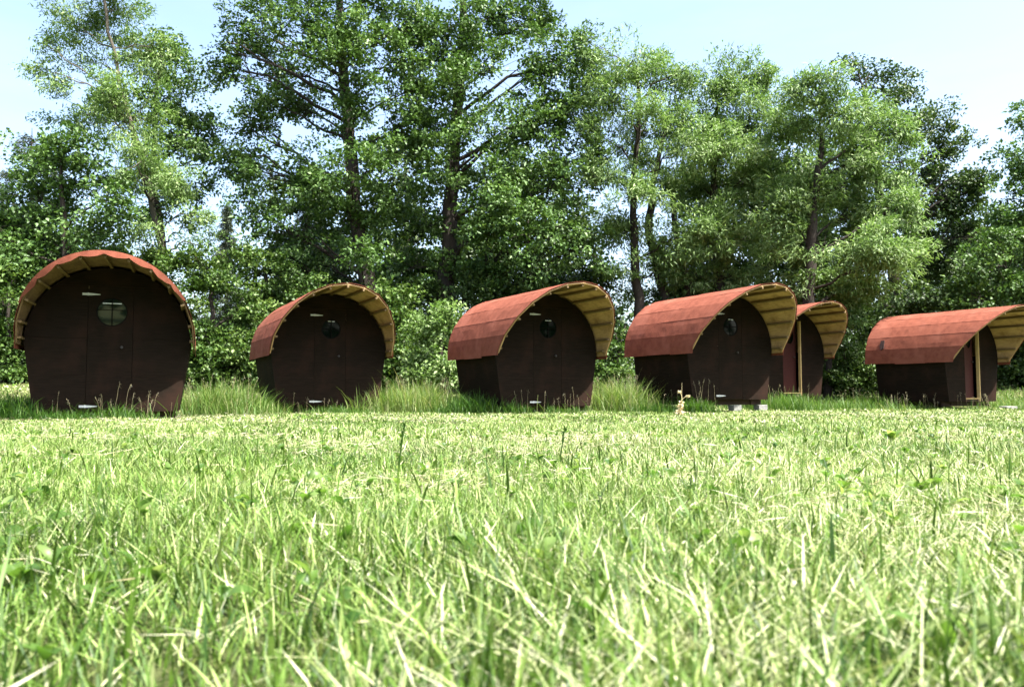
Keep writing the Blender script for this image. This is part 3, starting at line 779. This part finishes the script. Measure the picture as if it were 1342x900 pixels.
# dry clippings lying on the lawn
Ps, Ds, Ls, Ws = [], [], [], []
for (n, d0, d1, w) in ((20000, .45, 2.5, .0016), (34000, 2.5, 6, .0025), (26000, 6, 16, .0060)):
    x, y = scatter(n, d0, d1, 1.0); big = fbm(x, y, .8, 9)
    k = rng.uniform(0, 1, n) < np.clip((big-.42)*4.5 + .8*np.exp(-((x-.8)**2 + (y-1.35)**2)/.25) + .4*np.exp(-((x+.2)**2/.3 + (y-2.6)**2/.2)), .06, 1); x, y = x[k], y[k]; n = len(x)
    Ps.append(np.stack([x, y, ground(x, y)+rng.uniform(.004, .055, n)], 1)); a = rng.uniform(0, 2*PI, n)
    Ds.append(np.stack([np.cos(a), np.sin(a), rng.normal(0, .22, n)], 1)); Ls.append(rng.uniform(.02, .09, n)*(1+.8*(rng.uniform(0,1,n)>.9))); Ws.append(w*rng.uniform(.6, 1.6, n))
P = np.concatenate(Ps); D = np.concatenate(Ds); n = len(P)
Nn = rng.normal(0, .5, (n, 3)); Nn[:, 2] += 1
V, F = kites(P, D, Nn, np.concatenate(Ls), np.concatenate(Ws), fold=.15)
me = raw_mesh('dry_clippings', V, [F], {'tint': np.repeat(rng.uniform(0, 1, n), 4)}); me.materials.append(M['straw'])
tag(link('dry_clippings', me), 'bleached grass clippings strewn over the lawn', 'straw', kind='stuff')

# low broad leaves mixed into the turf
Ps = []
for (n, d0, d1) in ((330, .7, 2.5), (700, 2.5, 7)):
    x, y = scatter(n, d0, d1, .8); Ps.append(np.stack([x, y, ground(x, y)+rng.uniform(.005, .05, n)], 1))
P = np.repeat(np.concatenate(Ps), 3, 0) ; n = len(P)
a = rng.uniform(0, 2*PI, n); D = np.stack([np.cos(a), np.sin(a), rng.uniform(.3, 1.5, n)], 1)
Nn = rng.normal(0, .35, (n, 3)); Nn[:, 2] += 1
def oval_leaves(P, D, Nn, Ln, Wd, cup=.12):
    D = unit(D); S = unit(np.cross(D, Nn)); U = np.cross(S, D); n = len(P)
    prof = ((.0, .0), (.12, .35), (.32, .85), (.55, 1.0), (.78, .75), (.93, .35), (1.0, 0))
    rows = []
    for t, w in prof:
        c = P + D*(Ln*t)[:, None] + U*(Ln*cup*math.sin(t*PI)*1.2 - Ln*.1*t*t)[:, None]
        if w == 0: rows.append(c[:, None])
        else:
            e = S*(Wd*w/2)[:, None]; up = U*(Wd*w*.18)[:, None]
            rows.append(np.stack([c - e + up, c, c + e + up], 1))
    V = np.concatenate(rows, 1); m = V.shape[1]; b = (np.arange(n)*m)[:, None]
    T = [[0,2,1],[0,3,2]]; Q = []
    for j in range(4):
        o = 1+3*j; Q += [[o, o+1, o+4, o+3], [o+1, o+2, o+5, o+4]]
    T += [[13,14,16],[14,15,16]]
    return V.reshape(-1, 3), [np.concatenate([b+np.array([q]) for q in Q]), np.concatenate([b+np.array([t]) for t in T])], m
V, Fs, m_ = oval_leaves(P, D, Nn, rng.uniform(.020, .046, n), rng.uniform(.012, .028, n))
me = raw_mesh('turf_weeds', V, Fs, {'tint': np.repeat(rng.uniform(0, 1, n), m_)}, smooth=True); me.materials.append(M['weed'])
tag(link('turf_weeds', me), 'small clover and plantain leaves scattered through the turf', 'weeds', kind='stuff')

# uncut grass round the cabins and along the wood
def tall_patch(n, xr, yr, hr, w, cond, green=.4):
    x = rng.uniform(*xr, n); y = rng.uniform(*yr, n); k = cond(x, y) & ~in_cabin(x, y); x, y = x[k], y[k]; n = len(x)
    c = fbm(x, y, 1.1, 21); k = rng.uniform(0, 1, n) < np.clip((c-.25)*2.2, .05, 1); x, y, c = x[k], y[k], c[k]; n = len(x)
    H = rng.uniform(*hr, n)*(.45 + c); P = np.stack([x, y, ground(x, y)-.01], 1)
    return blades(P, H, w*rng.uniform(.6, 1.5, n), np.abs(rng.normal(.1, .22, n)), rng.uniform(0, 2*PI, n), np.abs(rng.normal(.35, .3, n)), np.clip(rng.normal(green, .2, n), 0, 1))
LV, LF, LT, off = [], [[], []], [], 0
def band(d0, d1): return lambda x, y: (y > mow(x)+d0) & (y < mow(x)+d1)
push(*tall_patch(65000, (-17, 17), (12.5, 26), (.12, .44), .010, band(.0, 2.3), .42))
push(*tall_patch(30000, (-17, 20), (12.5, 30), (.08, .26), .013, band(2.0, 6.5), .45))
# clumps: (px, Y, radius m, height, count, tint)
for (px, Y_, rad, hh, cnt, tn) in ((285,15.5,1.0,.72,2600,.62),(325,16.9,.7,.6,1800,.2),(20,13.2,.8,.5,2000,.2),(90,13.0,.6,.25,900,.25),(165,13.1,.5,.28,500,.3),(545,18.0,1.2,.80,2900,.68),(515,18.3,.7,.55,900,.5),(625,17.1,.8,.48,2300,.18),(670,16.75,.35,.3,700,.25),(560,18.8,1.0,.5,1000,.3),(808,18.4,.85,.85,2300,.70),(793,18.9,.6,.6,800,.6),(740,16.9,.4,.22,400,.35),(912,17.65,.33,.5,1000,.3),(865,17.95,.75,.28,1300,.25),(1030,19.6,.75,.5,1600,.4),(1100,22.6,1.0,.3,900,.45),(1140,23.0,1.0,.5,1500,.5),(1190,21.8,1.1,.2,600,.6),(1325,23.0,1.0,.4,900,.6),(440,17.0,.6,.2,500,.4),(470,17.2,.5,.16,350,.4)):
    cx_ = (px-CX)/F_PX*Y_
    x = cx_ + rng.normal(0, rad*.6, cnt); y = Y_ + rng.normal(0, rad*.35, cnt); k = ~in_cabin(x, y); x, y = x[k], y[k]; n = len(x)
    H = hh*rng.uniform(.25, 1.1, n)*(.45 + 1.1*fbm(x, y, 3.0, 33))*np.exp(-((x-cx_)/rad)**2*.4); P = np.stack([x, y, ground(x, y)-.01], 1)
    push(*blades(P, H, .010*rng.uniform(.5, 1.4, n), np.abs(rng.normal(.12, .2, n)), rng.uniform(0, 2*PI, n), np.abs(rng.normal(.4, .3, n)), np.clip(rng.normal(tn, .17, n), 0, 1)))
me = raw_mesh('tall_grass', np.concatenate(LV), [np.concatenate(LF[0]), np.concatenate(LF[1])], {'tint': np.concatenate(LT)}); me.materials.append(M['tall'])
tag(link('tall_grass', me), 'uncut tall grass left standing round the cabins', 'grass', kind='stuff')

# flowering grass: thin stems with pale seed heads
paths, SP, SD, SL = [], [], [], []
def seed_stem(x, y, h, lean):
    a = rng.uniform(0, 2*PI); b0 = np.array([x, y, float(ground(x, y))-.01]); tip = b0 + np.array([math.cos(a)*lean*h, math.sin(a)*lean*h, h])
    c = curve(b0, tip, 6, 0, .004); c[-1] += np.array([math.cos(a), math.sin(a), -.3])*.03*h
    paths.append((c, np.linspace(.0022, .0014, 6), 4))
    d = unit((tip-c[-3])[None])[0]; m = rng.integers(6, 13); spread = rng.uniform(.008, .028)
    for q in range(m):
        SP.append(c[-1] - d*q*.009 + rng.normal(0, spread*(.3 + q/m), 3)); SD.append(d + rng.normal(0, .5, 3)); SL.append(rng.uniform(.009, .018))
for (px0, px1, Y0, Y1, cnt, h0, h1) in ((60,240,13.0,13.25,26,.3,.62),(240,340,14.6,16.5,70,.4,.8),(500,600,17.4,19,110,.45,.85),(370,500,16.9,17.2,10,.25,.55),(640,780,16.5,17,22,.3,.6),(775,835,17.8,19,90,.5,.9),(840,920,17.6,18.0,18,.3,.6),(915,945,17.5,17.8,8,.6,.8),(1010,1060,19.2,20.5,16,.4,.7),(1160,1300,21.2,21.75,70,.22,.5),(1100,1150,22,24,30,.3,.6)):
    for _ in range(int(cnt*.7)):
        Y_ = rng.uniform(Y0, Y1); x = (rng.uniform(px0, px1)-CX)/F_PX*Y_
        if in_cabin(np.array([x]), np.array([Y_]))[0]: continue
        seed_stem(x, Y_, rng.uniform(h0, h1), abs(rng.normal(.1, .12)))
V1, F1 = tubes(paths); SP = np.array(SP); n = len(SP)
V2, F2 = kites(SP, np.array(SD), rng.normal(0, 1, (n, 3)), np.array(SL), np.array(SL)*.4)
me = raw_mesh('seeding_grass', np.concatenate([V1, V2]), [F1, F2+len(V1)], {'tint': np.concatenate([np.full(len(V1), .2), np.repeat(rng.uniform(.2, 1, n), 4)])}); me.materials.append(M['straw'])
tag(link('seeding_grass', me), 'thin grass stems with pale seed heads in front of the cabins', 'grass', kind='stuff')

# single plants one can point to
def weed(px, py, label, n, ln, wd, upright, seed, name='broadleaf_weed', Y_=None, mat='weed', tn=(.3, .9), az=None, flat=.3):
    global rng
    rng = np.random.default_rng(seed)
    if Y_ is None:
        lo, hi = .4, 25.
        for _ in range(50):
            Y_ = (lo+hi)/2; p = at(px, py, Y_)
            if p[2] > float(ground(p[0], p[1])): lo = Y_
            else: hi = Y_
    p = at(px, py, Y_); p[2] = float(ground(p[0], p[1]))
    a = (np.arange(n)*2.4 + rng.uniform(0, 6)) if az is None else np.full(n, az)
    D = np.stack([np.cos(a), np.sin(a), np.full(n, upright) + rng.normal(0, .15, n)], 1)
    Nn = np.stack([-np.cos(a)*upright, -np.sin(a)*upright, np.full(n, 1.)], 1) + rng.normal(0, .2, (n, 3)) + np.array([0, -flat, 0])
    P0 = np.zeros((n, 3)); P0[:, 2] = rng.uniform(0, .02, n); P0[:, :2] += rng.normal(0, .006, (n, 2))
    V, Fs, m = oval_leaves(P0, D, Nn, ln*rng.uniform(.7, 1.15, n), wd*rng.uniform(.8, 1.15, n))
    me = raw_mesh(name, V, Fs, {'tint': np.repeat(rng.uniform(*tn, n), m)}, smooth=True); me.materials.append(M[mat])
    o = link(name, me); o.location = p; tag(o, label, 'plant'); return o
weed(1168, 582, 'leafy green weed standing out of the mown grass below the rightmost cabin', 9, .10, .05, 1.1, 1, tn=(.6, 1))
weed(955, 655, 'weed with pale upturned leaves in the grass right of the middle', 5, .05, .03, .7, 2, tn=(.8, 1))
weed(1010, 600, 'low broad weed catching light below the block-raised cabin', 4, .08, .045, .4, 3, tn=(.7, 1))
weed(298, 705, 'dark glossy broad leaf in the grass below the cabin left of the middle', 3, .04, .027, .6, 4, tn=(0, .4))
weed(440, 812, 'large round green leaf at the bottom, left of the middle', 4, .038, .032, .7, 5, tn=(.2, .5))
weed(130, 800, 'broad dark leaves at the lower left of the lawn', 5, .034, .027, .7, 6, tn=(.1, .5))
weed(25, 770, 'cluster of broad leaves at the lower left corner', 6, .042, .03, .65, 7, tn=(.15, .6))
weed(700, 720, 'upright plantain in the middle of the lawn', 6, .06, .016, 1.2, 8, tn=(.3, .6))
weed(1320, 745, 'broad green leaves at the right edge of the lawn', 5, .042, .03, .6, 9, tn=(.2, .6))
weed(850, 790, 'round clover-like leaves low in the lawn, right of the middle', 6, .03, .024, .7, 10, tn=(.3, .7))

# withered cream-coloured plant
px_, Y_ = 889, 15.8
p = at(px_, 540, Y_); p[2] = float(ground(p[0], p[1]))
root = empty('withered_plant', p); root.scale = (1.0, 1.0, .74); tag(root, 'withered cream-coloured plant with two fluffy heads, left of the block-raised cabin door', 'plant')
rng = np.random.default_rng(77)
stem = np.array([[0,0,0],[.02,0,.12],[.05,0,.28],[.075,.01,.42],[.07,0,.52],[.03,0,.60]]); s2 = np.array([[.075,.01,.40],[.11,0,.45],[.15,0,.485],[.19,0,.49]])
s3 = np.array([[.07,0,.5],[.075,0,.7],[.08,.01,.86]])
V, F = tubes([(stem, [.012,.011,.009,.007,.006,.004], 6), (s2, [.006,.005,.004,.003], 5), (s3, [.004,.003,.002], 5)])
me = raw_mesh('stem', V, [F], {'tint': np.full(len(V), .3)}, smooth=True); me.materials.append(M['pale_plant']); link('stem', me, root)
n = 150; t = rng.uniform(0, .78, n)**1.25; c = np.stack([np.interp(t*.5, [0,.12,.28,.42], [0,.02,.05,.075]), np.zeros(n), t*.5], 1); a = rng.uniform(0, 2*PI, n)
c[:, 0] += rng.normal(0, .012, n); D = np.stack([np.cos(a), np.sin(a), rng.uniform(-1.3, .1, n)], 1)
V, F = kites(c, D, rng.normal(0, 1, (n, 3)), rng.uniform(.06, .13, n)*(1.2-t), rng.uniform(.045, .08, n), .3)
me = raw_mesh('leaves', V, [F], {'tint': np.repeat(rng.uniform(0, 1, n), 4)}); me.materials.append(M['pale_plant']); link('leaves', me, root)
for hx, hz in ((.025, .605), (.195, .495)):
    n = 60; D = unit(rng.normal(0, 1, (n, 3))); V, F = kites(np.array([hx, 0, hz]) + D*.008, D, rng.normal(0, 1, (n, 3)), rng.uniform(.03, .055, n), rng.uniform(.014, .022, n))
    me = raw_mesh('flower_head', V, [F], {'tint': np.repeat(rng.uniform(.4, 1, n), 4)}); me.materials.append(M['pale_plant']); link('flower_head', me, root)

# two tall lone grass stalks standing in the lawn
def lone_stalk(px, Y_, h, label, mat='tall', seedhead=True, tint=.3, lean=.02):
    p = at(px, 540, Y_); p[2] = float(ground(p[0], p[1]))
    c = np.array([[0,0,0],[lean*.3,0,h*.35],[lean*.7,0,h*.7],[lean*1.2,0,h]]); V, F = tubes([(c, [.0035,.003,.0025,.0012], 5)])
    n = 30; t = rng.uniform(.62, 1, n); q = np.stack([np.interp(t*h, c[:, 2], c[:, 0]), np.zeros(n), t*h], 1)
    D = rng.normal(0, .35, (n, 3)); D[:, 2] += 1
    V2, F2 = kites(q, D, rng.normal(0, 1, (n, 3)), rng.uniform(.012, .022, n), rng.uniform(.004, .007, n))
    me = raw_mesh('grass_stalk', np.concatenate([V, V2]), [F, F2+len(V)], {'tint': np.full(len(V)+len(V2), tint)}); me.materials.append(M[mat])
    o = link('grass_stalk', me); o.location = p; tag(o, label, 'grass stalk')
lone_stalk(703, 12.0, .40, 'lone pale grass stalk standing before the middle cabin', tint=.9)
lone_stalk(521, 2.6, .20, 'dark green seeding grass stalk standing in the lawn left of the middle', tint=.15)
lone_stalk(733, 3.4, .17, 'thin dark upright stalk in the lawn just right of the middle', tint=.1)

# ------------------------------------------------------------------ light, sky, camera
SUN_EL, SUN_AZ = math.radians(60), math.radians(54)     # azimuth: to the right of straight behind the camera
sd = Vector((math.sin(SUN_AZ)*math.cos(SUN_EL), -math.cos(SUN_AZ)*math.cos(SUN_EL), math.sin(SUN_EL)))
ld = bpy.data.lights.new('sun', 'SUN'); ld.energy = 5.0; ld.angle = math.radians(.5); ld.color = (1, .965, .90)
lo = bpy.data.objects.new('sun', ld); COL.objects.link(lo); lo.rotation_euler = sd.to_track_quat('Z', 'Y').to_euler()

w = bpy.data.worlds.new('World'); sc.world = w; w.use_nodes = True
nt = w.node_tree; nt.nodes.clear(); L = nt.links.new
sky = N(nt, 'ShaderNodeTexSky'); sky.sky_type = 'NISHITA'; sky.sun_disc = False
sky.sun_elevation = SUN_EL; sky.sun_rotation = math.atan2(sd.x, sd.y); sky.air_density = 1.0; sky.dust_density = 4.0; sky.ozone_density = 1.0
bg = N(nt, 'ShaderNodeBackground', Strength=.135); wo = N(nt, 'ShaderNodeOutputWorld')
tcw = N(nt, 'ShaderNodeTexCoord'); mpw = N(nt, 'ShaderNodeMapping'); mpw.inputs['Scale'].default_value = (1, 1, 3.5)
L(tcw.outputs['Generated'], mpw.inputs[0]); cn = N(nt, 'ShaderNodeTexNoise', Scale=2.2, Detail=7, Roughness=.6); L(mpw.outputs[0], cn.inputs[0])
cr_ = ramp(nt, [(.42, (0,0,0)), (.75, (.07,.07,.07))]); L(cn.outputs[0], cr_.inputs[0])
cm = N(nt, 'ShaderNodeMixRGB'); cm.inputs[2].default_value = (5.2, 5.6, 5.8, 1); L(cr_.outputs[0], cm.inputs[0]); L(sky.outputs[0], cm.inputs[1])
L(cm.outputs[0], bg.inputs[0]); L(bg.outputs[0], wo.inputs[0])

cd_ = bpy.data.cameras.new('camera'); cd_.sensor_width = 36; cd_.lens = 36*F_PX/1342; cd_.clip_start = .02; cd_.clip_end = 2000
cd_.dof.use_dof = True; cd_.dof.focus_distance = 6.0; cd_.dof.aperture_fstop = cd_.lens/1000/.0040
co = bpy.data.objects.new('camera', cd_); COL.objects.link(co)
co.location = (0, 0, CAM_Z); co.rotation_euler = (PI/2 + PITCH, 0, 0); sc.camera = co

vs_ = sc.view_settings; vs_.view_transform = 'Standard'; vs_.look = 'None'; vs_.gamma = 1; vs_.exposure = 1.9; vs_.use_curve_mapping = False
